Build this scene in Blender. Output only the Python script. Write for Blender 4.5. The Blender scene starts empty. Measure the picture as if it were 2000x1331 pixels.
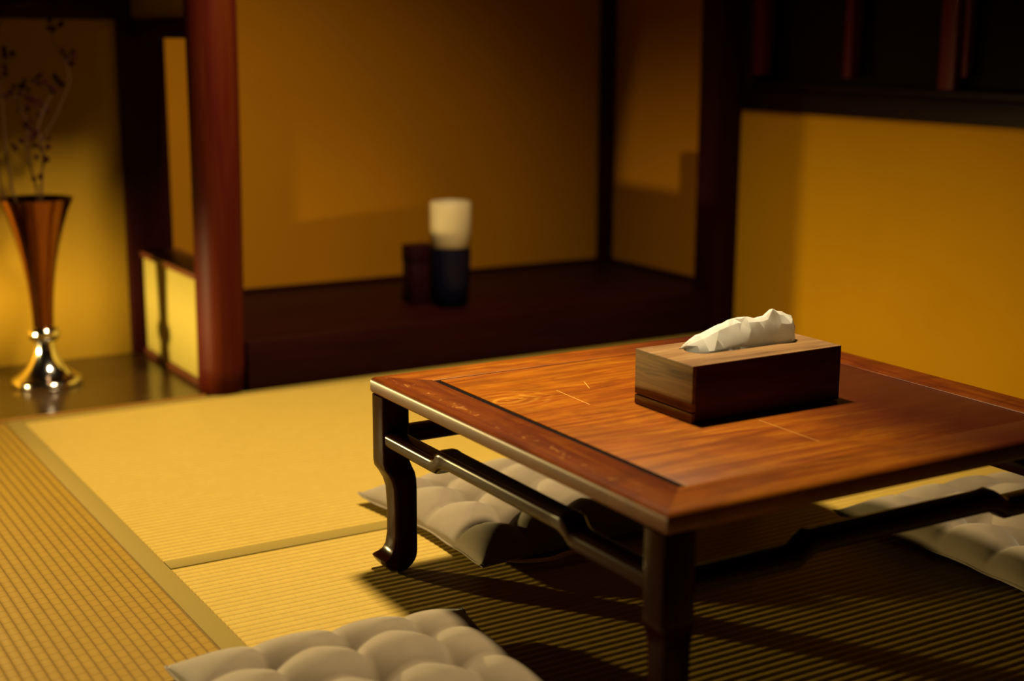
import bpy, bmesh, math, random
from mathutils import Vector, Matrix

random.seed(7)
scene = bpy.context.scene
C = scene.collection

# ------------------------------------------------------------------ camera
PITCH, YAW, ROLL = 0.20954445, 0.54369644, 0.00525113
cam_data = bpy.data.cameras.new('camera')
cam = bpy.data.objects.new('camera', cam_data)
C.objects.link(cam)
fw = Vector((math.sin(YAW) * math.cos(PITCH), math.cos(YAW) * math.cos(PITCH), -math.sin(PITCH)))
rt = Vector((math.cos(YAW), -math.sin(YAW), 0.0))
up = rt.cross(fw)
rt2 = math.cos(ROLL) * rt + math.sin(ROLL) * up
up2 = -math.sin(ROLL) * rt + math.cos(ROLL) * up
m = Matrix((rt2, up2, -fw)).transposed().to_4x4()
m.translation = Vector((0.0, 0.0, 0.78))
cam.matrix_world = m
cam_data.sensor_width = 36.0
cam_data.lens = 50.0
cam_data.clip_start = 0.05
cam_data.dof.use_dof = True
cam_data.dof.focus_distance = 2.03
cam_data.dof.aperture_fstop = 2.1
scene.camera = cam

# ------------------------------------------------------------------ light
world = bpy.data.worlds.new('night')
scene.world = world
world.use_nodes = True
world.node_tree.nodes['Background'].inputs[0].default_value = (1.0, 0.45, 0.2, 1)
world.node_tree.nodes['Background'].inputs[1].default_value = 0.003

# shaded pendant hanging over the table
sd = bpy.data.lights.new('pendant_light', 'SPOT')
sd.energy = 440
sd.color = (1.0, 0.78, 0.43)
sd.spot_size = math.radians(104)
sd.spot_blend = 1.0
sd.shadow_soft_size = 0.105
pendant = bpy.data.objects.new('pendant_light', sd)
C.objects.link(pendant)
pendant.location = (1.15, 1.93, 2.15)
aim = Vector((0.92, 2.38, 0.0)) - pendant.location
pendant.rotation_euler = aim.to_track_quat('-Z', 'Y').to_euler()

vs = scene.view_settings
vs.view_transform = 'Standard'
vs.look = 'None'
vs.gamma = 1.0
vs.use_curve_mapping = False
vs.exposure = 0.0


# ------------------------------------------------------------------ helpers
def link(o, parent=None):
    C.objects.link(o)
    if parent is not None:
        o.parent = parent
    return o


def tag(o, label=None, cat=None, group=None, kind=None):
    if label: o['label'] = label
    if cat: o['category'] = cat
    if group: o['group'] = group
    if kind: o['kind'] = kind
    return o


def empty(name, loc=(0, 0, 0), rz=0.0):
    o = bpy.data.objects.new(name, None)
    o.empty_display_size = 0.05
    link(o)
    o.location = loc
    o.rotation_euler = (0, 0, rz)
    return o


def mesh_obj(name, verts, faces, mat, parent=None, smooth=False):
    me = bpy.data.meshes.new(name)
    me.from_pydata(verts, [], faces)
    me.update()
    if mat: me.materials.append(mat)
    if smooth:
        for p in me.polygons: p.use_smooth = True
    o = bpy.data.objects.new(name, me)
    return link(o, parent)


def bm_obj(name, bm, mat, parent=None, smooth=False, angle=None):
    bmesh.ops.recalc_face_normals(bm, faces=bm.faces)
    me = bpy.data.meshes.new(name)
    bm.to_mesh(me)
    bm.free()
    if mat: me.materials.append(mat)
    if smooth or angle:
        for p in me.polygons: p.use_smooth = True
        if angle: me.set_sharp_from_angle(angle=math.radians(angle))
    o = bpy.data.objects.new(name, me)
    return link(o, parent)


def box_bm(x0, x1, y0, y1, z0, z1, bevel=0.0, seg=2):
    bm = bmesh.new()
    bmesh.ops.create_cube(bm, size=1.0)
    for v in bm.verts:
        v.co = Vector((x0 + (v.co.x + .5) * (x1 - x0), y0 + (v.co.y + .5) * (y1 - y0), z0 + (v.co.z + .5) * (z1 - z0)))
    if bevel > 0:
        bmesh.ops.bevel(bm, geom=bm.edges[:], offset=bevel, segments=seg, affect='EDGES', profile=0.5)
    return bm


def box(name, x0, x1, y0, y1, z0, z1, mat, parent=None, bevel=0.0, seg=2):
    return bm_obj(name, box_bm(x0, x1, y0, y1, z0, z1, bevel, seg), mat, parent, angle=40 if bevel > 0 else None)


def lathe(name, prof, mat, parent=None, n=48, loc=(0, 0, 0), angle=50):
    """prof: list of (r, z)"""
    bm = bmesh.new()
    rings = []
    for r, z in prof:
        if r < 1e-6:
            rings.append([bm.verts.new((loc[0], loc[1], loc[2] + z))])
        else:
            rings.append([bm.verts.new((loc[0] + r * math.cos(2 * math.pi * k / n), loc[1] + r * math.sin(2 * math.pi * k / n), loc[2] + z)) for k in range(n)])
    for a, b in zip(rings[:-1], rings[1:]):
        for k in range(n):
            k2 = (k + 1) % n
            if len(a) == 1 and len(b) == 1: continue
            if len(a) == 1: bm.faces.new((a[0], b[k], b[k2]))
            elif len(b) == 1: bm.faces.new((a[k], a[k2], b[0]))
            else: bm.faces.new((a[k], a[k2], b[k2], b[k]))
    return bm_obj(name, bm, mat, parent, angle=angle)


def smooth_path(pts, sub=5):
    P = [Vector(p) for p in pts]
    out = []
    for i in range(len(P) - 1):
        p0 = P[max(i - 1, 0)]; p1 = P[i]; p2 = P[i + 1]; p3 = P[min(i + 2, len(P) - 1)]
        for k in range(sub):
            t = k / sub
            out.append(0.5 * ((2 * p1) + (p2 - p0) * t + (2 * p0 - 5 * p1 + 4 * p2 - p3) * t * t + (3 * p1 - p0 - 3 * p2 + p3) * t ** 3))
    out.append(P[-1])
    return out


def tube_into(bm, path, r0, r1, n=6):
    rings = []
    prev = Vector((1, 0, 0))
    for i, p in enumerate(path):
        t = (path[min(i + 1, len(path) - 1)] - path[max(i - 1, 0)])
        if t.length < 1e-9: t = Vector((0, 0, 1))
        t.normalize()
        a = (prev - t * prev.dot(t))
        if a.length < 1e-6: a = Vector((0, 1, 0)) - t * t.y
        a.normalize(); prev = a
        b = t.cross(a)
        r = r0 + (r1 - r0) * i / max(len(path) - 1, 1)
        rings.append([bm.verts.new(p + a * (r * math.cos(2 * math.pi * k / n)) + b * (r * math.sin(2 * math.pi * k / n))) for k in range(n)])
    for u, v in zip(rings[:-1], rings[1:]):
        for k in range(n):
            bm.faces.new((u[k], u[(k + 1) % n], v[(k + 1) % n], v[k]))
    bm.faces.new(rings[0][::-1])
    bm.faces.new(rings[-1])


# ------------------------------------------------------------------ materials
class NT:
    def __init__(self, name):
        self.m = bpy.data.materials.new(name)
        self.m.use_nodes = True
        self.t = self.m.node_tree
        self.b = self.t.nodes['Principled BSDF']
        tc = self.t.nodes.new('ShaderNodeTexCoord')
        self.obj = tc.outputs['Object']

    def n(self, kind, **kw):
        nd = self.t.nodes.new(kind)
        for k, v in kw.items(): setattr(nd, k, v)
        return nd

    def l(self, a, b): self.t.links.new(a, b)

    def mapping(self, scale, rot=(0, 0, 0), loc=(0, 0, 0), src=None):
        mp = self.n('ShaderNodeMapping')
        mp.inputs['Scale'].default_value = scale
        mp.inputs['Rotation'].default_value = rot
        mp.inputs['Location'].default_value = loc
        self.l(src or self.obj, mp.inputs['Vector'])
        return mp.outputs[0]

    def noise(self, vec, scale=1.0, detail=4.0, rough=0.55, dist=0.0):
        nd = self.n('ShaderNodeTexNoise')
        nd.inputs['Scale'].default_value = scale
        nd.inputs['Detail'].default_value = detail
        nd.inputs['Roughness'].default_value = rough
        nd.inputs['Distortion'].default_value = dist
        self.l(vec, nd.inputs['Vector'])
        return nd.outputs['Fac']

    def ramp(self, fac, stops):
        nd = self.n('ShaderNodeValToRGB')
        el = nd.color_ramp.elements
        while len(el) < len(stops): el.new(0.5)
        for e, (p, c) in zip(el, stops):
            e.position = p
            e.color = (*c, 1) if len(c) == 3 else c
        self.l(fac, nd.inputs[0])
        return nd.outputs[0]

    def mix(self, fac, a, b, mode='MIX'):
        nd = self.n('ShaderNodeMix', data_type='RGBA', blend_type=mode)
        if isinstance(fac, (int, float)): nd.inputs[0].default_value = fac
        else: self.l(fac, nd.inputs[0])
        for s, v in ((nd.inputs[6], a), (nd.inputs[7], b)):
            if isinstance(v, tuple): s.default_value = (*v, 1)
            else: self.l(v, s)
        return nd.outputs[2]

    def math(self, op, a, b=None, clamp=False):
        nd = self.n('ShaderNodeMath', operation=op, use_clamp=clamp)
        for i, v in enumerate((a, b)):
            if v is None: continue
            if isinstance(v, (int, float)): nd.inputs[i].default_value = v
            else: self.l(v, nd.inputs[i])
        return nd.outputs[0]

    def bump(self, h, strength=0.2, dist=0.001):
        nd = self.n('ShaderNodeBump')
        nd.inputs['Strength'].default_value = strength
        nd.inputs['Distance'].default_value = dist
        self.l(h, nd.inputs['Height'])
        self.l(nd.outputs[0], self.b.inputs['Normal'])

    def col(self, c):
        if isinstance(c, tuple): self.b.inputs['Base Color'].default_value = (*c, 1)
        else: self.l(c, self.b.inputs['Base Color'])

    def set(self, rough=0.5, metal=0.0, spec=0.5, **kw):
        self.b.inputs['Roughness'].default_value = rough
        self.b.inputs['Metallic'].default_value = metal
        self.b.inputs['Specular IOR Level'].default_value = spec
        for k, v in kw.items(): self.b.inputs[k].default_value = v
        return self.m


def plaster(name, c0, c1):
    k = NT(name)
    f = k.noise(k.mapping((1, 1, 1)), 2.2, 5, 0.6)
    k.col(k.ramp(f, [(0.3, c0), (0.7, c1)]))
    g = k.noise(k.mapping((1, 1, 1)), 260, 3, 0.6)
    k.bump(g, 0.25, 0.0012)
    return k.set(0.92, spec=0.12)


def wood(name, dark, mid, light, axis='X', rough=0.4, spec=0.5, scale=1.0, fine=0.35, coat=0.0):
    k = NT(name)
    st = {'X': (2.0, 26, 26), 'Y': (26, 2.0, 26), 'Z': (26, 26, 2.0)}[axis]
    st = tuple(s * scale for s in st)
    a = k.noise(k.mapping(st), 1.0, 6, 0.6, 1.4)
    fi = {'X': (7, 420, 420), 'Y': (420, 7, 420), 'Z': (420, 420, 7)}[axis]
    b = k.noise(k.mapping(fi), 1.0, 3, 0.5)
    c = k.ramp(a, [(0.28, dark), (0.5, mid), (0.74, light)])
    c = k.mix(k.math('MULTIPLY', b, fine), c, dark)
    k.col(c)
    k.bump(b, 0.08, 0.0006)
    return k.set(rough, spec=spec, **({'Coat Weight': coat, 'Coat Roughness': 0.25} if coat else {}))


def plain(name, c, rough=0.5, metal=0.0, spec=0.5, var=0.25, scale=30):
    k = NT(name)
    f = k.noise(k.mapping((1, 1, 1)), scale, 3, 0.6)
    k.col(k.mix(k.math('MULTIPLY', f, var), c, tuple(v * 0.55 for v in c)))
    return k.set(rough, metal, spec)


M = {}
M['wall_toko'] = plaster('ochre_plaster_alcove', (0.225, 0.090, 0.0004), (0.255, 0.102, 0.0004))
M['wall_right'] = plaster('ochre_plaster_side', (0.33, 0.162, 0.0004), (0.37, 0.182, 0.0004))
M['wall_left'] = plaster('yellow_plaster_niche', (0.19, 0.108, 0.005), (0.215, 0.122, 0.007))
M['panel'] = plaster('yellow_plaster_panel', (0.235, 0.185, 0.038), (0.26, 0.205, 0.045))
M['dark_wood'] = wood('dark_post_wood', (0.008, 0.0006, 0.0010), (0.014, 0.0012, 0.0014), (0.020, 0.002, 0.002), 'Z', 0.5, 0.07)
M['black_wood'] = wood('black_stained_wood', (0.003, 0.0004, 0.0004), (0.006, 0.0008, 0.0008), (0.010, 0.001, 0.001), 'X', 0.5, 0.2)
M['bar_wood'] = wood('window_bar_wood', (0.045, 0.001, 0.008), (0.055, 0.002, 0.010), (0.065, 0.002, 0.012), 'Z', 0.5, 0.2)
M['step_wood'] = wood('lacquered_step_wood', (0.006, 0.0006, 0.0006), (0.010, 0.001, 0.0008), (0.015, 0.0015, 0.001), 'X', 0.5, 0.06)
M['board'] = wood('dark_polished_board', (0.022, 0.010, 0.002), (0.032, 0.015, 0.003), (0.045, 0.022, 0.005), 'X', 0.2, 0.4)
M['pillar'] = wood('red_pillar_wood', (0.032, 0.0016, 0.002), (0.048, 0.006, 0.0016), (0.068, 0.015, 0.001), 'Z', 0.5, 0.06, 0.5, 0.2)
M['rail_wood'] = wood('brown_sill_wood', (0.05, 0.012, 0.004), (0.08, 0.02, 0.006), (0.11, 0.03, 0.008), 'Y', 0.4, 0.4)
M['edge_wood'] = wood('floor_edge_wood', (0.16, 0.07, 0.008), (0.20, 0.09, 0.01), (0.26, 0.12, 0.014), 'X', 0.45, 0.4)
M['silver'] = plain('polished_silver', (0.90, 0.86, 0.78), 0.10, 1.0, 0.5, 0.15, 12)
M['bronze'] = wood('polished_bronze', (0.13, 0.042, 0.010), (0.17, 0.058, 0.012), (0.21, 0.075, 0.015), 'Z', 0.13, 0.5, 1.0, 0.2)
M['bronze'].node_tree.nodes['Principled BSDF'].inputs['Metallic'].default_value = 1.0
M['stem'] = plain('dry_twig', (0.05, 0.020, 0.008), 0.8, 0, 0.2)
M['berry'] = plain('dried_berry', (0.018, 0.001, 0.002), 0.6, 0, 0.06)
M['white_glaze'] = plain('cream_glaze', (0.34, 0.27, 0.155), 0.5, 0, 0.2, 0.1)
M['navy_glaze'] = plain('navy_glaze', (0.002, 0.002, 0.010), 0.4, 0, 0.15, 0.2)
M['lacquer'] = plain('dark_lacquer', (0.010, 0.0008, 0.0015), 0.5, 0, 0.1, 0.2)
M['lamp_metal'] = plain('lamp_metal', (0.03, 0.02, 0.012), 0.5, 0.4, 0.4)
M['pane'] = plain('night_pane', (0.002, 0.001, 0.001), 0.25, 0, 0.12, 0.2)


def tatami(name, axis, base, dark):
    """ridges run along axis; rush strands run across them"""
    k = NT(name)
    a = (0, 0, 0) if axis == 'X' else (0, 0, math.radians(90))
    br = k.n('ShaderNodeTexBrick')
    br.offset = 0.5
    br.inputs['Scale'].default_value = 1.0
    br.inputs['Brick Width'].default_value = 0.022
    br.inputs['Row Height'].default_value = 0.015
    br.inputs['Mortar Size'].default_value = 0.0011
    br.inputs['Mortar Smooth'].default_value = 0.9
    br.inputs['Color1'].default_value = (*base, 1)
    br.inputs['Color2'].default_value = (*[v * 0.93 for v in base], 1)
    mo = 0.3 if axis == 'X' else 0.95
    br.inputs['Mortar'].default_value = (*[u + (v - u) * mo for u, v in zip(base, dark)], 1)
    k.l(k.mapping((1, 1, 1), a), br.inputs['Vector'])
    fine = k.noise(k.mapping((520, 26, 1) if axis == 'X' else (26, 520, 1)), 1.0, 3, 0.6)
    c = k.mix(k.math('MULTIPLY', fine, 0.34), br.outputs['Color'], dark)
    # furrow between two ridges, its shade painted in as a darker colour
    sp = k.n('ShaderNodeSeparateXYZ'); k.l(k.obj, sp.inputs[0])
    s = sp.outputs[1] if axis == 'X' else sp.outputs[0]
    fur = k.math('POWER', k.math('ABSOLUTE', k.math('COSINE', k.math('MULTIPLY', s, math.pi / 0.015))), 9)
    c = k.mix(k.math('MULTIPLY', k.math('MULTIPLY', fur, k.math('ADD', k.math('MULTIPLY', fine, 1.3), 0.05)), 0.62), c, tuple(v * 0.6 for v in dark))
    big = k.noise(k.mapping((7, 1.4, 1) if axis == 'X' else (1.4, 7, 1)), 1.0, 3, 0.5)
    c = k.mix(k.math('MULTIPLY', big, 0.22), c, tuple(v * 0.72 for v in base))
    k.col(c)
    k.bump(fine, 0.35, 0.0009)
    return k.set(0.5, spec=0.35)


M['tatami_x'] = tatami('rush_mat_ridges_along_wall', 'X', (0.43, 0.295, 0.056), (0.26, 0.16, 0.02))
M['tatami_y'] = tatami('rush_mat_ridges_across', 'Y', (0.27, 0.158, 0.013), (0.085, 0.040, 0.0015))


def cloth_border():
    k = NT('mat_border_cloth')
    w = k.noise(k.mapping((900, 900, 1)), 1.0, 2, 0.5)
    k.col(k.ramp(w, [(0.3, (0.165, 0.112, 0.016)), (0.7, (0.215, 0.15, 0.024))]))
    k.bump(w, 0.3, 0.0004)
    return k.set(0.75, spec=0.25)


M['border'] = cloth_border()


def cushion_mat():
    k = NT('taupe_suede_cloth')
    a = k.noise(k.mapping((1, 1, 1)), 18, 4, 0.6)
    f = k.noise(k.mapping((1, 1, 1)), 900, 2, 0.5)
    c = k.ramp(a, [(0.3, (0.150, 0.116, 0.074)), (0.7, (0.183, 0.141, 0.091))])
    k.col(k.mix(k.math('MULTIPLY', f, 0.25), c, (0.15, 0.11, 0.07)))
    k.bump(f, 0.25, 0.0005)
    return k.set(0.85, spec=0.2, **{'Sheen Weight': 0.25, 'Sheen Roughness': 0.5})


M['cushion'] = cushion_mat()
M['tie'] = plain('tie_ribbon', (0.78, 0.60, 0.40), 0.8, 0, 0.2)


def seg_mask(k, x, y, p0, p1, w):
    """1 on a scratch from p0 to p1 (metres), 0 elsewhere"""
    dx, dy = p1[0] - p0[0], p1[1] - p0[1]
    L = math.hypot(dx, dy); ux, uy = dx / L, dy / L
    a = k.math('ADD', k.math('MULTIPLY', k.math('SUBTRACT', x, p0[0]), ux), k.math('MULTIPLY', k.math('SUBTRACT', y, p0[1]), uy))
    b = k.math('ADD', k.math('MULTIPLY', k.math('SUBTRACT', x, p0[0]), -uy), k.math('MULTIPLY', k.math('SUBTRACT', y, p0[1]), ux))
    near = k.math('LESS_THAN', k.math('ABSOLUTE', b), w)
    ins = k.math('LESS_THAN', k.math('ABSOLUTE', k.math('SUBTRACT', a, L / 2)), L / 2)
    return k.math('MULTIPLY', near, ins)


def table_wood(name, axis, dark, mid, light, panel=False, wear=False):
    k = NT(name)
    st = (2.6, 26, 26) if axis == 'X' else (26, 2.6, 26)
    vec = k.mapping(st)
    a = k.noise(vec, 1.0, 7, 0.62, 2.2)
    fi = (9, 330, 330) if axis == 'X' else (330, 9, 330)
    b = k.noise(k.mapping(fi), 1.0, 3, 0.55)
    blot = k.noise(k.mapping((7, 15, 7)), 1.0, 6, 0.7, 1.2)
    c = k.ramp(a, [(0.26, dark), (0.48, mid), (0.72, light)])
    c = k.mix(k.math('MULTIPLY', b, 0.45), c, dark)
    c = k.mix(k.math('MULTIPLY', k.ramp(blot, [(0.42, (0, 0, 0)), (0.66, (1, 1, 1))]), 0.6), c, tuple(v * 0.42 for v in mid))
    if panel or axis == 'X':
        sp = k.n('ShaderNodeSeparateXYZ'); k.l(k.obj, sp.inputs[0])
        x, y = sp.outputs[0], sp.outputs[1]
        # lamp falloff painted into the wood: darker and redder towards the right
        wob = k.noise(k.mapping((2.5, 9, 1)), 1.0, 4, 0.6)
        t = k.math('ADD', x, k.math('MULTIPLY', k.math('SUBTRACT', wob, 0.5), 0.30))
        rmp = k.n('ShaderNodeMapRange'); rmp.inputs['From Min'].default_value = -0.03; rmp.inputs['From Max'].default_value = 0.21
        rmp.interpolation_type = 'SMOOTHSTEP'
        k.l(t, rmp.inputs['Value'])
        falloff_red = k.mix(a, (0.032, 0.003, 0.003), (0.062, 0.008, 0.003))
        c = k.mix(k.math('MULTIPLY', rmp.outputs[0], 0.94), c, falloff_red)
    if panel:
        # swirl of pale grain
        d = k.n('ShaderNodeVectorMath', operation='DISTANCE')
        k.l(k.mapping((1, 1.5, 0), src=k.obj), d.inputs[0])
        d.inputs[1].default_value = (-0.262, 0.14 * 1.5, 0)
        sw = k.math('SINE', k.math('MULTIPLY', k.math('ADD', d.outputs['Value'], k.math('MULTIPLY', a, 0.05)), 300))
        fall = k.math('SUBTRACT', 1.0, k.math('MULTIPLY', d.outputs['Value'], 11), True)
        c = k.mix(k.math('MULTIPLY', k.math('MULTIPLY', sw, fall, True), 0.45), c, (0.62, 0.33, 0.04))
        for p0, p1, w in (((-0.173, 0.152), (-0.177, 0.062), .0007), ((-0.031, -0.114), (-0.033, -0.229), .0005), ((-0.11, 0.176), (-0.126, 0.139), .0006)):
            c = k.mix(k.math('MULTIPLY', seg_mask(k, x, y, p0, p1, w), 0.7), c, (0.75, 0.42, 0.10))
    if wear:
        f = k.noise(k.mapping((70, 42, 1)), 1.0, 4, 0.7, 1.0)
        sp = k.n('ShaderNodeSeparateXYZ'); k.l(k.obj, sp.inputs[0])
        e = k.math('SUBTRACT', 1.0, k.math('MULTIPLY', k.math('ABSOLUTE', k.math('ADD', sp.outputs[0], 0.340)), 75), True)
        fl = k.ramp(f, [(0.56, (0, 0, 0)), (0.66, (1, 1, 1))])
        c = k.mix(k.math('MULTIPLY', k.math('MULTIPLY', e, fl), 0.55), c, (0.60, 0.28, 0.06))
    k.col(c)
    k.bump(b, 0.10, 0.0005)
    return k.set(0.36, spec=0.3)


D_, M_, L_ = (0.12, 0.020, 0.001), (0.29, 0.076, 0.002), (0.45, 0.17, 0.004)
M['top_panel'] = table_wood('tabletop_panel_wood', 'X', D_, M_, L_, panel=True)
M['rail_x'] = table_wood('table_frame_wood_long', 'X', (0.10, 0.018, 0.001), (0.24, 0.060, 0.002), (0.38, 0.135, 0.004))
M['rail_y'] = table_wood('table_frame_wood_end', 'Y', (0.065, 0.008, 0.001), (0.135, 0.026, 0.001), (0.21, 0.055, 0.002), wear=True)
M['leg'] = wood('table_leg_wood', (0.012, 0.002, 0.0005), (0.020, 0.004, 0.001), (0.032, 0.007, 0.0015), 'Z', 0.17, 0.06, 1.0, 0.3)
M['str_x'] = wood('table_stretcher_wood_long', (0.012, 0.002, 0.0005), (0.020, 0.004, 0.001), (0.032, 0.007, 0.0015), 'X', 0.22, 0.10, 1.0, 0.3)
M['str_y'] = wood('table_stretcher_wood_end', (0.012, 0.002, 0.0005), (0.020, 0.004, 0.001), (0.032, 0.007, 0.0015), 'Y', 0.22, 0.10, 1.0, 0.3)
M['gap'] = plain('table_shadow_gap', (0.004, 0.001, 0.001), 0.9, 0, 0.1)
wl = ((0.10, 0.045, 0.016), (0.27, 0.15, 0.06), (0.40, 0.25, 0.11))
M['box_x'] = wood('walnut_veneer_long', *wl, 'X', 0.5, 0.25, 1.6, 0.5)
M['box_side'] = wood('shade_tinted_walnut_side', (0.03, 0.006, 0.005), (0.075, 0.018, 0.012), (0.12, 0.035, 0.02), 'X', 0.5, 0.15, 1.6, 0.5)  # same walnut as the lid, shade on the long sides put into the colour
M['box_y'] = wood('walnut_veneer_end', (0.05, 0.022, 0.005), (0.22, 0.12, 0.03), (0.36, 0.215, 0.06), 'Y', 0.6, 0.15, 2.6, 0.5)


def tissue_mat():
    k = NT('soft_white_tissue')
    f = k.noise(k.mapping((1, 1, 1)), 500, 2, 0.5)
    c = k.ramp(f, [(0.2, (0.91, 0.90, 0.87)), (0.8, (0.95, 0.94, 0.92))])
    k.col(c)
    k.bump(f, 0.15, 0.0003)
    k.set(0.9, spec=0.1)
    tr = k.n('ShaderNodeBsdfTranslucent'); k.l(c, tr.inputs[0])
    mx = k.n('ShaderNodeMixShader'); mx.inputs[0].default_value = 0.5
    k.l(k.b.outputs[0], mx.inputs[1]); k.l(tr.outputs[0], mx.inputs[2])
    k.l(mx.outputs[0], k.t.nodes['Material Output'].inputs['Surface'])
    return k.m


M['tissue'] = tissue_mat()


# ------------------------------------------------------------------ the room
def S(o): return tag(o, kind='structure')


floor = S(box('floor', -0.40, 2.60, -0.60, 3.60, -0.10, -0.058, M['black_wood']))

RP = 0.015            # one ridge of the weave


def mat_mesh(name, lx, ly, axis, mat, parent, loc):
    """a mat body whose top is woven ridges along axis; local 0..lx, 0..ly"""
    bm = bmesh.new()
    w = ly if axis == 'X' else lx
    ln = lx if axis == 'X' else ly
    prof = []
    n = int(round(w / RP))
    for i in range(n):
        for k in range(6):
            t = k / 6
            h = -0.0007 * (abs(math.cos(math.pi * t)) ** 2.6)
            prof.append(((i + t) * w / n, h))
    prof.append((w, -0.0007))
    prof = [(0.0, -0.055)] + prof + [(w, -0.055)]
    mk = (lambda s, l, z: (l, s, z)) if axis == 'X' else (lambda s, l, z: (s, l, z))
    a = [bm.verts.new(mk(s, 0.0, z)) for s, z in prof]
    b = [bm.verts.new(mk(s, ln, z)) for s, z in prof]
    N = len(prof)
    for i in range(N - 1): bm.faces.new((a[i], a[i + 1], b[i + 1], b[i]))
    bm.faces.new((a[0], b[0], b[-1], a[-1]))
    bm.faces.new(a[::-1]); bm.faces.new(b)
    o = bm_obj(name, bm, mat, parent, angle=60)
    o.location = loc
    return o


def border(par, x0, x1, y0, y1):
    """folded cloth border wrapped over a mat edge (world extents, par at its own location)"""
    lx, ly = par.location.x, par.location.y
    return box('border', x0 - lx, x1 - lx, y0 - ly, y1 - ly, -0.050, 0.0012, M['border'], par, 0.0008, 2)


XM = 0.604
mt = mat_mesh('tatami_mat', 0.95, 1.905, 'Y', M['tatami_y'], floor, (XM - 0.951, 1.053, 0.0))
tag(mt, 'rush mat with ridges running towards the vase'); border(mt, XM - 0.034, XM - 0.001, 1.053, 2.958)
border(mt, XM - 0.951, XM - 0.918, 1.053, 2.958)
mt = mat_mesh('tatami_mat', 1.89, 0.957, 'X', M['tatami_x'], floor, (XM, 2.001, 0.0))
tag(mt, 'bright rush mat in front of the raised alcove'); border(mt, XM, XM + 1.89, 1.982, 2.018); border(mt, XM, XM + 1.89, 2.934, 2.958)
mt = mat_mesh('tatami_mat', 1.89, 0.945, 'X', M['tatami_x'], floor, (XM, 1.0365, 0.0))
tag(mt, 'rush mat under the table'); border(mt, XM, XM + 1.89, 1.035, 1.068)
mt = mat_mesh('tatami_mat', 1.89, 0.945, 'X', M['tatami_x'], floor, (XM, 0.088, 0.0))
border(mt, XM, XM + 1.89, 0.998, 1.032)
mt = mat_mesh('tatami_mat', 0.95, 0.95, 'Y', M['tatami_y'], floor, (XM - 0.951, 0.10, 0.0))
border(mt, XM - 0.034, XM - 0.001, 0.10, 1.05)

S(box('trim_1', -0.40, 1.00, 2.959, 2.972, -0.055, 0.004, M['edge_wood'], bevel=0.001))
S(box('niche_floor_board', -0.40, 1.018, 2.973, 3.476, -0.055, 0.003, M['board']))
S(box('wall_back_niche', -0.40, 0.986, 3.476, 3.56, -0.055, 2.40, M['wall_left']))
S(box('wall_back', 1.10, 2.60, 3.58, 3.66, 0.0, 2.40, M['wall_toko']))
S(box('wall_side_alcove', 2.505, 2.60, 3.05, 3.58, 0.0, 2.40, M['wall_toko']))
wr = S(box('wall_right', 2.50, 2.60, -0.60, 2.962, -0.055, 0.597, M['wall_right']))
S(box('wall_right_upper', 2.50, 2.60, -0.60, 2.962, 1.90, 2.40, M['wall_right']))
S(box('alcove_floor', 1.10, 2.505, 2.99, 3.58, 0.04, 0.112, M['step_wood'], bevel=0.001))
S(box('alcove_front_step', 1.10, 2.42, 2.962, 2.989, -0.05, 0.112, M['step_wood'], bevel=0.003))
S(box('corner_post', 2.462, 2.504, 3.545, 3.579, 0.113, 2.40, M['dark_wood'], bevel=0.003))
S(box('trim_2', 1.105, 2.462, 3.566, 3.579, 0.113, 0.121, M['dark_wood'], bevel=0.001))
S(box('trim_3', 2.490, 2.504, 3.05, 3.545, 0.113, 0.121, M['dark_wood'], bevel=0.001))
S(box('alcove_end_post', 2.421, 2.4995, 2.958, 3.045, -0.05, 2.40, M['dark_wood'], bevel=0.004))

# partition between the two niches: plaster panel below, framed opening above
part = S(empty('wall_partition', (1.058, 3.24, 0.0)))


def pbox(name, x0, x1, y0, y1, z0, z1, mat, bevel=0.0):
    return box(name, x0 - 1.058, x1 - 1.058, y0 - 3.24, y1 - 3.24, z0, z1, mat, part, bevel)


pbox('plaster_panel', 1.020, 1.095, 3.02, 3.45, 0.018, 0.247, M['panel'])
pbox('plaster_upper', 1.020, 1.095, 3.02, 3.45, 0.816, 2.40, M['wall_left'])
pbox('bottom_rail', 1.012, 1.099, 3.02, 3.45, 0.0035, 0.018, M['rail_wood'], 0.001)
pbox('sill', 1.012, 1.108, 3.02, 3.45, 0.2475, 0.262, M['rail_wood'], 0.002)
pbox('lintel', 1.012, 1.100, 3.02, 3.45, 0.776, 0.8155, M['dark_wood'], 0.002)
pbox('back_post', 0.988, 1.098, 3.451, 3.575, 0.0035, 2.40, M['dark_wood'], 0.003)

# the polished log pillar
bm = bmesh.new()
rings = []
for i in range(41):
    z = 0.002 + 2.40 * i / 40
    r0 = 0.0515 + 0.004 * (z / 0.9 if z < 0.9 else 1.0)
    ring = []
    for k in range(40):
        a = 2 * math.pi * k / 40
        r = r0 * (1 + 0.022 * math.sin(3 * a + 1.1 + 0.8 * z) + 0.016 * math.sin(5 * a - 2.3 * z) + 0.012 * math.sin(4.0 * z + a))
        ring.append(bm.verts.new((1.050 + 0.004 * math.sin(2.2 * z) + r * math.cos(a), 2.996 + r * math.sin(a), z)))
    rings.append(ring)
for u, v in zip(rings[:-1], rings[1:]):
    for k in range(40): bm.faces.new((u[k], u[(k + 1) % 40], v[(k + 1) % 40], v[k]))
bm.faces.new(rings[0][::-1]); bm.faces.new(rings[-1])
S(bm_obj('alcove_pillar', bm, M['pillar'], smooth=True))

# window of dark panes with wooden bars in the right wall
win = S(empty('window_1', (2.50, 1.9, 0.597)))


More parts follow.
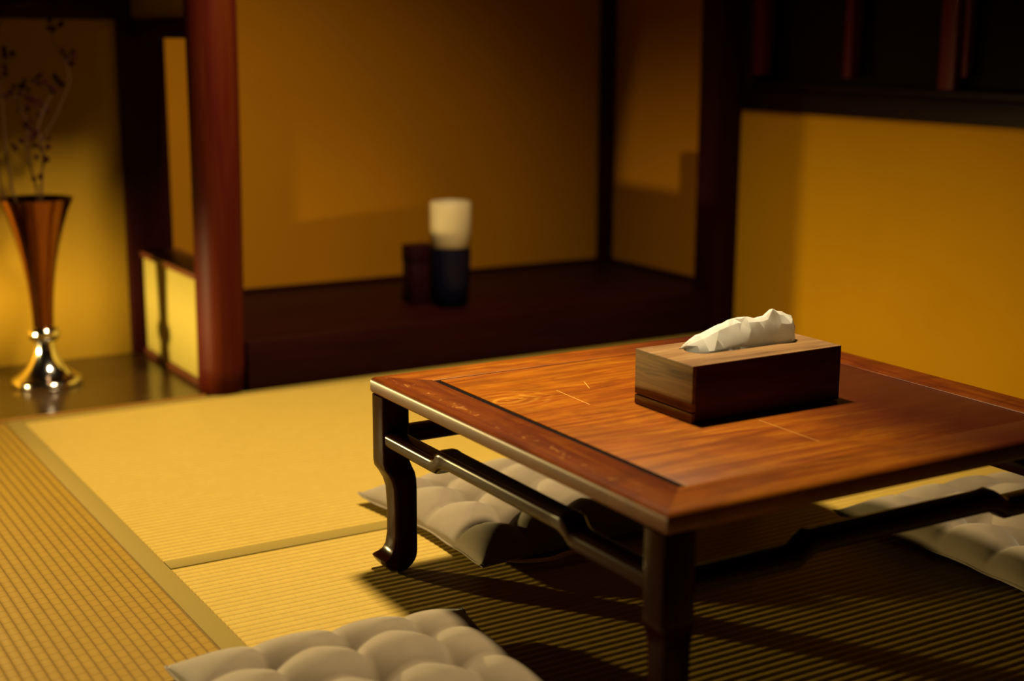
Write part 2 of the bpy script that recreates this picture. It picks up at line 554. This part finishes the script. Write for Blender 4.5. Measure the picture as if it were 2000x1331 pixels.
def wbox(name, x0, x1, y0, y1, z0, z1, mat, bevel=0.002):
    return box(name, x0 - 2.5, x1 - 2.5, y0 - 1.9, y1 - 1.9, z0 - .597, z1 - .597, mat, win, bevel)


wbox('sill', 2.490, 2.60, 0.30, 2.955, 0.598, 0.650, M['black_wood'])
wbox('head_rail', 2.492, 2.60, 0.30, 2.955, 1.85, 1.899, M['black_wood'])
wbox('jamb', 2.492, 2.60, 2.925, 2.955, 0.651, 1.849, M['black_wood'])
wbox('jamb', 2.492, 2.60, 0.30, 0.34, 0.651, 1.849, M['black_wood'])
ys = [2.912, 2.580, 2.268, 1.95, 1.63, 1.31, 0.99, 0.67]
for i, y in enumerate(ys):
    w = 0.022 if i != 1 else 0.012
    wbox('bar', 2.500, 2.535, y - w, y + w, 0.690 if i != 2 else 0.672, 1.848, M['bar_wood'])
wbox('bar', 2.512, 2.535, 2.222, 2.234, 0.700, 1.848, M['bar_wood'])
for y0, y1 in zip([2.924] + ys, ys[:] + [0.341]):
    if y0 - y1 > 0.05:
        wbox('pane', 2.540, 2.548, y1, y0, 0.651, 1.849, M['pane'], 0.0)
wbox('lower_rail', 2.505, 2.538, 0.341, 2.924, 0.651, 0.671, M['black_wood'])

# rail across the niche's back wall, and an unseen short wall over its front, height set to shade the niche
S(box('trim_4', -0.40, 0.987, 3.452, 3.475, 0.818, 0.93, M['dark_wood'], bevel=0.002))
S(box('niche_lintel', -0.40, 0.992, 2.966, 3.03, 1.04, 1.10, M['dark_wood'], bevel=0.003))
S(box('wall_niche_front', -0.40, 0.992, 2.975, 3.02, 1.1005, 2.40, M['wall_left']))

# low shaded lamp on the niche board, beyond the left edge of the picture
lamp = empty('floor_lamp', (0.04, 3.10, 0.003))
tag(lamp, 'low dark lamp with a wide shade beside the silver vase', 'lamp')
lathe('base', [(0, 0), (0.07, 0), (0.07, 0.012), (0.02, 0.018), (0.0, 0.018)], M['lamp_metal'], lamp, 40)
lathe('pole', [(0, 0.017), (0.006, 0.017), (0.006, 0.17), (0.0, 0.17)], M['lamp_metal'], lamp, 16)
lathe('light_guard_dish', [(0, 0.1705), (0.05, 0.1705), (0.105, 0.178), (0.107, 0.180), (0.103, 0.180), (0.05, 0.173), (0.0, 0.173)], M['lamp_metal'], lamp, 48)  # unseen dish, added to keep the bulb's light off the nearest mats
lathe('lamp_shade', [(0.115, 0.215), (0.05, 0.254), (0.0, 0.258), (0.0, 0.260), (0.051, 0.2565), (0.1165, 0.2165)], M['lamp_metal'], lamp, 48)
ld = bpy.data.lights.new('lamp_bulb', 'POINT')
ld.energy = 150
ld.color = (1.0, 0.75, 0.28)
ld.shadow_soft_size = 0.02
lo = bpy.data.objects.new('lamp_bulb', ld)
link(lo, lamp)
lo.location = (0, 0, 0.204)

# ------------------------------------------------------------------ vase and branches
vase = empty('trumpet_vase', (0.724, 3.248, 0.003))
tag(vase, 'tall silver-footed trumpet vase holding dried berry branches', 'vase')
lathe('foot', [(0, 0), (0.076, 0), (0.0785, 0.003), (0.0785, 0.011), (0.076, 0.015), (0.066, 0.020), (0.052, 0.030), (0.041, 0.043), (0.032, 0.058),
               (0.026, 0.074), (0.0225, 0.090), (0.0215, 0.101), (0.0, 0.101)], M['silver'], vase, 72)
lathe('collar', [(0, 0.1005), (0.021, 0.1005), (0.029, 0.103), (0.0335, 0.109), (0.035, 0.117), (0.0335, 0.125), (0.029, 0.131), (0.0225, 0.134), (0.0, 0.134)], M['silver'], vase, 64)
lathe('trumpet_body', [(0, 0.1335), (0.0225, 0.1335), (0.0235, 0.16), (0.0265, 0.20), (0.031, 0.24), (0.0375, 0.28), (0.0465, 0.32), (0.057, 0.36), (0.0685, 0.395), (0.0805, 0.421), (0.0815, 0.4235),
               (0.0795, 0.4235), (0.067, 0.395), (0.0555, 0.36), (0.045, 0.32), (0.036, 0.28), (0.0295, 0.24), (0.02, 0.18), (0.0, 0.18)], M['bronze'], vase, 72, angle=70)

STEMS = [
    [(0.742, 3.270, 0.426), (0.747, 3.268, 0.478), (0.753, 3.265, 0.512), (0.747, 3.262, 0.546), (0.757, 3.260, 0.567), (0.777, 3.258, 0.597), (0.802, 3.255, 0.647), (0.814, 3.252, 0.680), (0.812, 3.250, 0.708), (0.805, 3.248, 0.730), (0.792, 3.245, 0.753), (0.782, 3.242, 0.775), (0.779, 3.240, 0.791)],
    [(0.745, 3.250, 0.553), (0.743, 3.262, 0.580), (0.759, 3.274, 0.615), (0.775, 3.286, 0.640), (0.788, 3.298, 0.659), (0.803, 3.310, 0.688)],
    [(0.740, 3.300, 0.424), (0.732, 3.307, 0.487), (0.730, 3.313, 0.532), (0.731, 3.320, 0.577), (0.730, 3.327, 0.600), (0.721, 3.333, 0.620), (0.713, 3.340, 0.645)],
    [(0.690, 3.290, 0.419), (0.684, 3.295, 0.473), (0.679, 3.300, 0.524), (0.680, 3.305, 0.580), (0.681, 3.310, 0.635), (0.680, 3.315, 0.691), (0.677, 3.320, 0.757), (0.693, 3.325, 0.812), (0.727, 3.330, 0.851)],
    [(0.662, 3.260, 0.424), (0.653, 3.252, 0.472), (0.643, 3.244, 0.540), (0.637, 3.236, 0.639), (0.647, 3.228, 0.737), (0.664, 3.220, 0.801)],
]
BERRIES = [
    [(0.773, 3.224, 0.813), (0.768, 3.216, 0.797), (0.782, 3.234, 0.795), (0.794, 3.219, 0.804), (0.797, 3.214, 0.807), (0.801, 3.239, 0.750), (0.815, 3.273, 0.736), (0.816, 3.266, 0.728), (0.829, 3.263, 0.744), (0.823, 3.231, 0.736), (0.823, 3.252, 0.721), (0.759, 3.233, 0.559), (0.736, 3.265, 0.541), (0.762, 3.261, 0.538), (0.745, 3.253, 0.536), (0.744, 3.295, 0.514), (0.751, 3.247, 0.517), (0.758, 3.260, 0.510), (0.739, 3.250, 0.474), (0.730, 3.275, 0.467)],
    [(0.751, 3.316, 0.682), (0.765, 3.328, 0.690), (0.764, 3.292, 0.696), (0.770, 3.287, 0.680), (0.761, 3.306, 0.676), (0.739, 3.261, 0.642), (0.761, 3.312, 0.638), (0.763, 3.296, 0.629), (0.745, 3.277, 0.630), (0.769, 3.278, 0.618), (0.757, 3.295, 0.609), (0.732, 3.258, 0.564), (0.735, 3.242, 0.573), (0.723, 3.238, 0.560), (0.754, 3.269, 0.557), (0.779, 3.285, 0.671), (0.789, 3.289, 0.663), (0.802, 3.325, 0.690), (0.809, 3.299, 0.673), (0.804, 3.314, 0.681)],
    [(0.742, 3.360, 0.681), (0.737, 3.354, 0.669), (0.733, 3.361, 0.669), (0.719, 3.363, 0.668), (0.722, 3.315, 0.655), (0.747, 3.346, 0.661), (0.708, 3.350, 0.656), (0.739, 3.321, 0.645), (0.749, 3.332, 0.641), (0.737, 3.321, 0.626), (0.743, 3.358, 0.615), (0.726, 3.356, 0.618), (0.745, 3.327, 0.592), (0.729, 3.315, 0.586), (0.741, 3.326, 0.575), (0.714, 3.300, 0.551)],
    [(0.691, 3.307, 0.751), (0.691, 3.300, 0.738), (0.706, 3.296, 0.741), (0.689, 3.298, 0.712), (0.697, 3.341, 0.697), (0.688, 3.310, 0.650), (0.688, 3.273, 0.545), (0.702, 3.308, 0.534), (0.704, 3.354, 0.844), (0.691, 3.301, 0.826), (0.776, 3.304, 0.853), (0.762, 3.314, 0.857), (0.778, 3.346, 0.856)],
    [],
]

STEM_LAB = ['tallest berry branch, bending to the right at its tip', 'short side sprig leaning right over the vase rim',
            'berry branch in the middle of the vase, forking left', 'long branch rising along the left edge of the picture',
            'leftmost branch leaning out of the picture']
ico = bmesh.new()
bmesh.ops.create_icosphere(ico, subdivisions=2, radius=0.0056)
for v in ico.verts: v.co.z *= 1.12
bme = bpy.data.meshes.new('berry')
ico.to_mesh(bme); ico.free()
for p in bme.polygons: p.use_smooth = True
bme.materials.append(M['berry'])
V0 = Vector((0.724, 3.248, 0.003))
for i, (st, be) in enumerate(zip(STEMS, BERRIES)):
    path = smooth_path(st, 6)
    if i in (0, 2, 3, 4):
        root = V0 + Vector((0.006 * (i - 2), 0.004 * (2 - i), 0.20))
        path = smooth_path([tuple(root)] + [tuple(p) for p in path[::6]], 6)
    else:
        path = smooth_path([tuple(V0 + Vector((0.004, -0.006, 0.22))), (0.742, 3.262, 0.44), (0.748, 3.254, 0.51)] + [tuple(p) for p in path[::6]], 6)
    rt_ = empty('berry_branch', path[0])
    tag(rt_, STEM_LAB[i], 'branch', 'dried berry branches in the vase')
    bm = bmesh.new()
    tube_into(bm, [p - path[0] for p in path], 0.0026, 0.0010, 6)
    for b in be:
        b = Vector(b)
        j = min(range(len(path)), key=lambda q: (path[q] - b).length)
        j = max(j - 2, 0)
        mid = (path[j] + b) / 2 + Vector((random.uniform(-.003, .003), random.uniform(-.003, .003), -0.004))
        tube_into(bm, [q - path[0] for q in smooth_path([path[j], mid, b], 3)], 0.0009, 0.0006, 4)
    bm_obj('stem', bm, M['stem'], rt_, smooth=True)
    for b in be:
        o = bpy.data.objects.new('berry', bme)
        link(o, rt_)
        o.location = Vector(b) - path[0]
        s = random.uniform(0.8, 1.25)
        o.scale = (s, s, s)

# ------------------------------------------------------------------ things in the raised alcove
cup = empty('ceramic_vase', (1.712, 3.135, 0.1125))
tag(cup, 'two-tone ceramic vase, cream above and navy below, on the alcove floor', 'vase')
lathe('dark_body', [(0, 0), (0.038, 0), (0.042, 0.003), (0.048, 0.06), (0.0505, 0.12), (0.0505, 0.148), (0.046, 0.150), (0.0, 0.150)], M['navy_glaze'], cup, 48)
lathe('cream_top', [(0.0, 0.1505), (0.047, 0.1505), (0.0505, 0.154), (0.0515, 0.20), (0.0515, 0.262), (0.0495, 0.265), (0.0475, 0.262), (0.0475, 0.20), (0.046, 0.16), (0.0, 0.16)], M['white_glaze'], cup, 48)
bx = empty('lacquer_box', (1.665, 3.215, 0.1125))
tag(bx, 'small dark lacquer box half hidden behind the cream and navy vase', 'box')
box('body', -0.035, 0.035, -0.03, 0.03, 0.0, 0.105, M['lacquer'], bx, 0.003)
box('lid', -0.0365, 0.0365, -0.0315, 0.0315, 0.1055, 0.150, M['lacquer'], bx, 0.003)

# ------------------------------------------------------------------ low table
TX0, TX1, TY0, TY1, TZ = 0.868, 1.597, 1.122, 1.836, 0.296
tcx, tcy = (TX0 + TX1) / 2, (TY0 + TY1) / 2
hx, hy = (TX1 - TX0) / 2, (TY1 - TY0) / 2
table = empty('low_table', (tcx, tcy, 0.0))
tag(table, 'low reddish wooden table with framed top and curved feet on the mats', 'table')
RW, RT = 0.068, 0.025


def rail(name, side):
    """one mitred member of the top frame with a rounded outer edge"""
    prof = [(RW, -RT), (RW, -0.0008), (RW - 0.0008, 0.0), (0.009, 0.0)]
    for k in range(1, 7):
        a = math.radians(90 * k / 6)
        prof.append((0.009 - 0.009 * math.sin(a) * 1.0, -0.008 + 0.008 * math.cos(a)))
    prof += [(0.0, -RT + 0.005), (0.0015, -RT + 0.0015), (0.005, -RT)]
    bm = bmesh.new()
    ends = []
    L = hx if side in 'FB' else hy
    W = hy if side in 'FB' else hx
    for s in (-1, 1):
        ring = []
        for d, z in prof:
            l = s * (L - d)
            w = W - d
            p = {'F': (l, -w), 'B': (l, w), 'L': (-w, l), 'R': (w, l)}[side]
            ring.append(bm.verts.new((p[0], p[1], TZ + z)))
        ends.append(ring)
    n = len(prof)
    for k in range(n): bm.faces.new((ends[0][k], ends[0][(k + 1) % n], ends[1][(k + 1) % n], ends[1][k]))
    bm.faces.new(ends[0]); bm.faces.new(ends[1][::-1])
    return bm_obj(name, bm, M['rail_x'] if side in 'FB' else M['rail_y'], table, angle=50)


for s in 'FBLR': rail('top_rail', s)
gl, gr = 0.0108, 0.0014
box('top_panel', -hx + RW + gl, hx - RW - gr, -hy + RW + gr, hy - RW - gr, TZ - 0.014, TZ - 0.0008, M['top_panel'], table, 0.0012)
box('groove_shade_strip', -hx + RW + 0.0002, -hx + RW + gl - 0.0002, -hy + RW, hy - RW, TZ - 0.014, TZ - 0.0022, M['gap'], table)  # near-black filler standing in for the shade inside the open joint
for s in (-1, 1): box('groove_shade_strip', -hx + RW + gl, hx - RW, min(s * (hy - RW - gr + 0.0001), s * (hy - RW - 0.0001)), max(s * (hy - RW - gr + 0.0001), s * (hy - RW - 0.0001)), TZ - 0.014, TZ - 0.0018, M['gap'], table)
box('under_panel', -hx + RW - 0.012, hx - RW + 0.012, -hy + RW - 0.012, hy - RW + 0.012, TZ - 0.0245, TZ - 0.0145, M['gap'], table)


def table_leg(sx, sy):
    # (z, outer offset, inner offset)
    pr = [(0.2705, 0.0005, 0.043), (0.20, 0.0005, 0.043), (0.172, 0.0005, 0.0435), (0.163, 0.0015, 0.046), (0.155, 0.006, 0.049), (0.145, 0.0105, 0.0505), (0.132, 0.0135, 0.051),
          (0.10, 0.015, 0.051), (0.06, 0.0145, 0.051), (0.043, 0.0125, 0.051), (0.034, 0.009, 0.051), (0.028, 0.004, 0.0505), (0.0245, -0.0005, 0.050), (0.022, -0.0022, 0.0495),
          (0.019, -0.001, 0.0485), (0.013, 0.003, 0.046), (0.007, 0.008, 0.0425), (0.003, 0.0125, 0.0395), (0.0012, 0.016, 0.037)]
    bm = bmesh.new()
    rings = []
    for z, o, i in pr:
        c = 0.006
        base = []
        for (cx, cy, a0) in ((i - c, i - c, 0), (o + c, i - c, 90), (o + c, o + c, 180), (i - c, o + c, 270)):
            for k in range(5):
                a = math.radians(a0 + 90 * k / 4)
                base.append((cx + c * math.cos(a), cy + c * math.sin(a)))
        rings.append([bm.verts.new((sx * (hx - a), sy * (hy - b), z)) for a, b in base])
    n = len(rings[0])
    for u, v in zip(rings[:-1], rings[1:]):
        for k in range(n): bm.faces.new((u[k], u[(k + 1) % n], v[(k + 1) % n], v[k]))
    bm.faces.new(rings[0]); bm.faces.new(rings[-1][::-1])
    return bm_obj('leg', bm, M['leg'], table, angle=55)


for sx in (-1, 1):
    for sy in (-1, 1): table_leg(sx, sy)


def stretcher(side):
    """hump-backed rail between two legs"""
    L = (hx if side in 'FB' else hy) - 0.0425
    W = hy if side in 'FB' else hx
    path = []
    n = 60
    for k in range(n + 1):
        t = -L + 2 * L * k / n
        u = (abs(t) - 0.152) / 0.020
        s = 1.0 if u < 0 else (0.0 if u > 1 else 0.5 + 0.5 * math.cos(math.pi * u))
        bead = 0.0022 * math.exp(-((abs(t) - 0.155) / 0.010) ** 2)
        path.append((t, 0.2075 + 0.0135 * s, bead))
    bm = bmesh.new()
    rings = []
    w0, w1, h = 0.0022, 0.0345, 0.0125
    c = 0.009
    for t, z, bead in path:
        ring = []
        for (cx, cz, a0) in ((w1 - c, h - c + bead, 0), (w0 + c, h - c + bead, 90), (w0 + c, -h + c - bead, 180), (w1 - c, -h + c - bead, 270)):
            for k in range(5):
                a = math.radians(a0 + 90 * k / 4)
                d = cx + c * math.cos(a); zz = z + cz + c * math.sin(a)
                if a0 in (90, 180): d -= bead * 0.5
                w = W - d
                p = {'F': (t, -w), 'B': (t, w), 'L': (-w, t), 'R': (w, t)}[side]
                ring.append(bm.verts.new((p[0], p[1], zz)))
        rings.append(ring)
    m_ = len(rings[0])
    for u, v in zip(rings[:-1], rings[1:]):
        for k in range(m_): bm.faces.new((u[k], u[(k + 1) % m_], v[(k + 1) % m_], v[k]))
    bm.faces.new(rings[0]); bm.faces.new(rings[-1][::-1])
    return bm_obj('stretcher', bm, M['str_x'] if side in 'FB' else M['str_y'], table, angle=60)


for s in 'FBLR': stretcher(s)

# ------------------------------------------------------------------ tissue box and tissue
BX0, BX1, BY0, BY1, BH = 1.112, 1.368, 1.393, 1.517, 0.0755
bcx, bcy = (BX0 + BX1) / 2, (BY0 + BY1) / 2
tb = empty('tissue_box', (bcx, bcy, TZ))
tag(tb, 'rectangular walnut tissue box standing on the low table', 'box')
bhx, bhy = (BX1 - BX0) / 2, (BY1 - BY0) / 2
th = 0.006
box('base_board', -bhx + th, bhx - th, -bhy + th, bhy - th, 0.0, 0.0125, M['box_y'], tb, 0.0003)
box('base_end', -bhx, -bhx + th - 0.0002, -bhy, bhy, 0.0, 0.0125, M['box_y'], tb, 0.0003)
box('end_panel', -bhx, -bhx + th, -bhy, bhy, 0.0142, BH - 0.0014, M['box_y'], tb, 0.0003)
box('end_panel', bhx - th, bhx, -bhy + th, bhy - th, 0.0, BH - 0.0014, M['box_y'], tb, 0.0003)
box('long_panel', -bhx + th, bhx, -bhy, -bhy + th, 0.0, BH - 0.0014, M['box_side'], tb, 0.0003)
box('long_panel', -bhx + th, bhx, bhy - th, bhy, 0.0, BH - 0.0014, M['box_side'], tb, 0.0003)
# lid with a long slot
SX0, SX1, SYc, SR = 1.160 - bcx, 1.336 - bcx, 1.466 - bcy, 0.0235
inner = []
for cx, a0 in ((SX1 - SR, -90), (SX0 + SR, 90)):
    for k in range(13):
        a = math.radians(a0 + 180 * k / 12)
        inner.append((cx + SR * math.cos(a), SYc + SR * math.sin(a)))
bm = bmesh.new()
outer_c = [(-bhx, -bhy), (bhx, -bhy), (bhx, bhy), (-bhx, bhy)]
lay = []
for z in (BH - 0.0014, BH):
    oi = [bm.verts.new((x, y, z)) for x, y in outer_c]
    ii = [bm.verts.new((x, y, z)) for x, y in inner]
    eo = [bm.edges.new((oi[k], oi[(k + 1) % 4])) for k in range(4)]
    ei = [bm.edges.new((ii[k], ii[(k + 1) % len(ii)])) for k in range(len(ii))]
    bmesh.ops.triangle_fill(bm, use_beauty=True, use_dissolve=False, edges=eo + ei)
    lay.append((oi, ii))
for q in (0, 1):
    a, b = lay[0][q], lay[1][q]
    for k in range(len(a)): bm.faces.new((a[k], a[(k + 1) % len(a)], b[(k + 1) % len(a)], b[k]))
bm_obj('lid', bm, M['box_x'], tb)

def tissue():
    """crumpled sheet: cross sections along the slot, each from the front lip over a ridge to the back lip"""
    # x, front-lip y, ridge y, ridge height, back-lip y, lean  (metres, relative to the lid top)
    secs = [(-0.079, 0.028, 0.030, 0.0015, 0.032), (-0.070, 0.018, 0.030, 0.008, 0.033), (-0.058, -0.008, 0.026, 0.016, 0.033), (-0.045, -0.0085, 0.022, 0.0215, 0.033),
            (-0.028, -0.009, 0.018, 0.0285, 0.032), (-0.010, -0.009, 0.016, 0.0345, 0.032), (0.004, -0.009, 0.015, 0.0385, 0.031), (0.020, -0.009, 0.014, 0.037, 0.030), (0.036, -0.008, 0.012, 0.0345, 0.028),
            (0.050, -0.008, 0.010, 0.036, 0.028), (0.057, -0.009, 0.006, 0.048, 0.026), (0.066, -0.012, 0.008, 0.044, 0.026), (0.078, -0.014, 0.008, 0.0425, 0.026),
            (0.090, -0.013, 0.008, 0.037, 0.024), (0.0975, -0.008, 0.008, 0.029, 0.020), (0.100, 0.000, 0.008, 0.020, 0.014)]
    rnd = random.Random(11)
    rows = []
    nu, nv = 22, 8
    def lerp(a, b, t): return tuple(p + (q - p) * t for p, q in zip(a, b))
    creases = [(rnd.uniform(-0.08, 0.1), rnd.uniform(0.1, 0.9), rnd.uniform(-1.2, 1.2), rnd.uniform(0.006, 0.016), rnd.choice((-1, 1)) * rnd.uniform(0.0012, 0.0030)) for _ in range(26)]
    verts, faces = [], []
    for i in range(nu + 1):
        x = secs[0][0] + (secs[-1][0] - secs[0][0]) * i / nu
        k = max(j for j in range(len(secs) - 1) if secs[j][0] <= x + 1e-9)
        t = (x - secs[k][0]) / (secs[k + 1][0] - secs[k][0])
        _, yf, yr, h, yb = lerp(secs[k], secs[k + 1], min(max(t, 0), 1))
        over = max(0.0, (x - 0.05) / 0.05)
        for j in range(nv + 1):
            v = j / nv
            if v < 0.55:
                w = v / 0.55
                y = yf + (yr - yf) * (w ** 1.25)
                z = -0.012 + (h + 0.012) * (math.sin(w * math.pi / 2) ** 0.85)
            else:
                w = (v - 0.55) / 0.45
                y = yr + (yb - yr) * (w ** 0.8)
                z = -0.012 + (h + 0.012) * (math.cos(w * math.pi / 2) ** 0.8)
            d = 0.0
            for cx, cv, sl, wd, am in creases:
                q = (x - cx) + sl * 0.05 * (v - cv)
                d += am * max(0.0, 1 - abs(q) / wd) * max(0.0, 1 - abs(v - cv) / 0.35)
            lip = min(1.0, min(v, 1 - v) * 6)
            # right end bulges forward and closes like a rolled end
            y += -d * lip * 1.3 - over * 0.006 * math.sin(v * math.pi)
            z += d * lip * 0.8
            y += rnd.uniform(-.0013, .0013) * lip; z += rnd.uniform(-.001, .001) * lip
            if i in (0, nu): z = min(z, h)
            # stay inside the slot where the sheet dips below the lid
            if z < 0.001: y = min(max(y, SYc - SR + 0.003 + bcy - 1.455), SYc + SR - 0.003 + bcy - 1.455)
            verts.append((x, y, z))
    W = nv + 1
    for i in range(nu):
        for j in range(nv): 
            a, b_, c, d = i * W + j, (i + 1) * W + j, (i + 1) * W + j + 1, i * W + j + 1
            faces += [(a, b_, c), (a, c, d)] if (i * 7 + j * 3) % 5 < 3 else [(a, b_, d), (b_, c, d)]
    o = mesh_obj('tissue', verts, faces, M['tissue'], None, True)
    o.data.set_sharp_from_angle(angle=math.radians(17))
    o.location = (1.240, 1.455, TZ + BH)
    sm = o.modifiers.new('thickness', 'SOLIDIFY'); sm.thickness = 0.0006
    return o


ts = tissue()
tag(ts, 'crumpled white paper tissue pulled up through the box slot', 'tissue')


# ------------------------------------------------------------------ seat cushions
def cushion(loc, rz, label, size=0.40, seed=1, tie=None):
    rnd = random.Random(seed)
    root = empty('seat_cushion', loc, rz)
    tag(root, label, 'cushion', 'tufted seat cushions around the table')
    n = 88
    hs = size / 2
    tuf = [(-0.101, -0.101), (0, -0.101), (0.101, -0.101), (-0.101, 0), (0, 0), (0.101, 0), (-0.101, 0.101), (0, 0.101), (0.101, 0.101)]
    ph = [rnd.uniform(0, 6.28) for _ in range(6)]
    def outline(u, v):
        # corners pull out to points, sides curve in
        k = 0.075
        x = u * hs * (1 - k * (1 - v * v)); y = v * hs * (1 - k * (1 - u * u))
        return x, y
    def height(u, v, x, y):
        e = (1 - u ** 4) * (1 - v ** 4)
        e2 = max(0.0, (1 - u * u) * (1 - v * v))
        h = 0.62 * e ** 0.5 + 0.38 * e2 ** 0.4
        d = 0.0; cr = 0.0
        for tx, ty in tuf:
            r = math.hypot(x - tx, y - ty)
            d = max(d, math.exp(-(r / 0.020) ** 1.2))
        gx = min(abs(x - t) for t in (-0.101, 0, 0.101)); gy = min(abs(y - t) for t in (-0.101, 0, 0.101))
        inx = 1.0 if abs(y) < 0.19 else 0.0
        cr = max(math.exp(-gx / 0.010), math.exp(-gy / 0.010))
        puff = 0.5 * (abs(math.sin(math.pi * x / 0.101)) ** 0.6 + abs(math.sin(math.pi * y / 0.101)) ** 0.6)
        w = 0.04 * math.sin(19 * x + ph[0]) * math.sin(23 * y + ph[1])
        return h * (0.70 + 0.30 * puff - 0.10 * cr + w) - 0.50 * d * h
    verts = []; faces = []
    idx = {}
    T = 0.056
    for side in (1, -1):
        for i in range(n + 1):
            for j in range(n + 1):
                u = -1 + 2 * i / n; v = -1 + 2 * j / n
                u = math.copysign(abs(u) ** 0.85, u); v = math.copysign(abs(v) ** 0.85, v)
                edge = i in (0, n) or j in (0, n)
                if edge and side == -1:
                    idx[(side, i, j)] = idx[(1, i, j)]; continue
                x, y = outline(u, v)
                if side == 1:
                    cor = (abs(u) * abs(v)) ** 6
                    z = 0.0125 + 0.006 * cor + T * max(0.0, height(u, v, x, y))
                    if edge: z += 0.0012 * math.sin(55 * (x + y) + ph[2])
                else:
                    e = max(0.0, (1 - u ** 4) * (1 - v ** 4)) ** 0.5
                    z = 0.0125 - 0.0115 * e
                idx[(side, i, j)] = len(verts)
                verts.append((x, y, z))
        for i in range(n):
            for j in range(n):
                f = [idx[(side, i, j)], idx[(side, i + 1, j)], idx[(side, i + 1, j + 1)], idx[(side, i, j + 1)]]
                faces.append(f if side == 1 else f[::-1])
    mesh_obj('cushion_body', verts, faces, M['cushion'], root, True)
    for tx, ty in tuf:
        u = tx / hs; v = ty / hs
        z = 0.0125 + T * max(0.0, height(u, v, tx, ty))
        lathe('tuft_button', [(0, -0.002), (0.0032, -0.0015), (0.0038, 0.0), (0.0025, 0.0012), (0.0, 0.0016)], M['cushion'], root, 12, (tx, ty, z))
    # piping sewn round the edge
    bm = bmesh.new()
    ring = []
    for (i0, j0, di, dj) in ((0, 0, 1, 0), (n, 0, 0, 1), (n, n, -1, 0), (0, n, 0, -1)):
        for k in range(0, n, 2):
            q = verts[idx[(1, i0 + di * k, j0 + dj * k)]]
            ring.append(Vector(q))
    ring.append(ring[0].copy())
    tube_into(bm, ring, 0.0016, 0.0016, 6)
    bm_obj('piping', bm, M['cushion'], root, smooth=True)
    if tie:
        for path in tie:
            P = smooth_path(path, 6)
            vs_, fs_ = [], []
            for k, p in enumerate(P):
                t = (P[min(k + 1, len(P) - 1)] - P[max(k - 1, 0)]).normalized()
                s = t.cross(Vector((0, 0, 1))).normalized() * 0.006
                for q in (p - s, p + s): vs_.append(q)
                for q in (p + s, p - s): vs_.append(q + Vector((0, 0, 0.0016)))
            for k in range(len(P) - 1):
                for e in range(4):
                    fs_.append((4 * k + e, 4 * k + (e + 1) % 4, 4 * k + 4 + (e + 1) % 4, 4 * k + 4 + e))
            fs_.append((0, 3, 2, 1)); e = 4 * (len(P) - 1); fs_.append((e, e + 1, e + 2, e + 3))
            mesh_obj('tie', vs_, fs_, M['tie'], root, True)
    return root


cushion((0.668, 1.402, 0.001), math.radians(-4), 'taupe tufted cushion on the mat in the left foreground', 0.405, 1)
cushion((1.182, 1.925, 0.001), math.radians(2), 'taupe tufted cushion pushed halfway under the back of the table', 0.40, 2,
        tie=[[(-0.150, -0.192, 0.013), (-0.125, -0.204, 0.010), (-0.085, -0.214, 0.009), (-0.045, -0.214, 0.012), (-0.03, -0.220, 0.004)]])
cushion((1.815, 1.432, 0.001), math.radians(-1), 'taupe tufted cushion in shade right of the table', 0.41, 3)
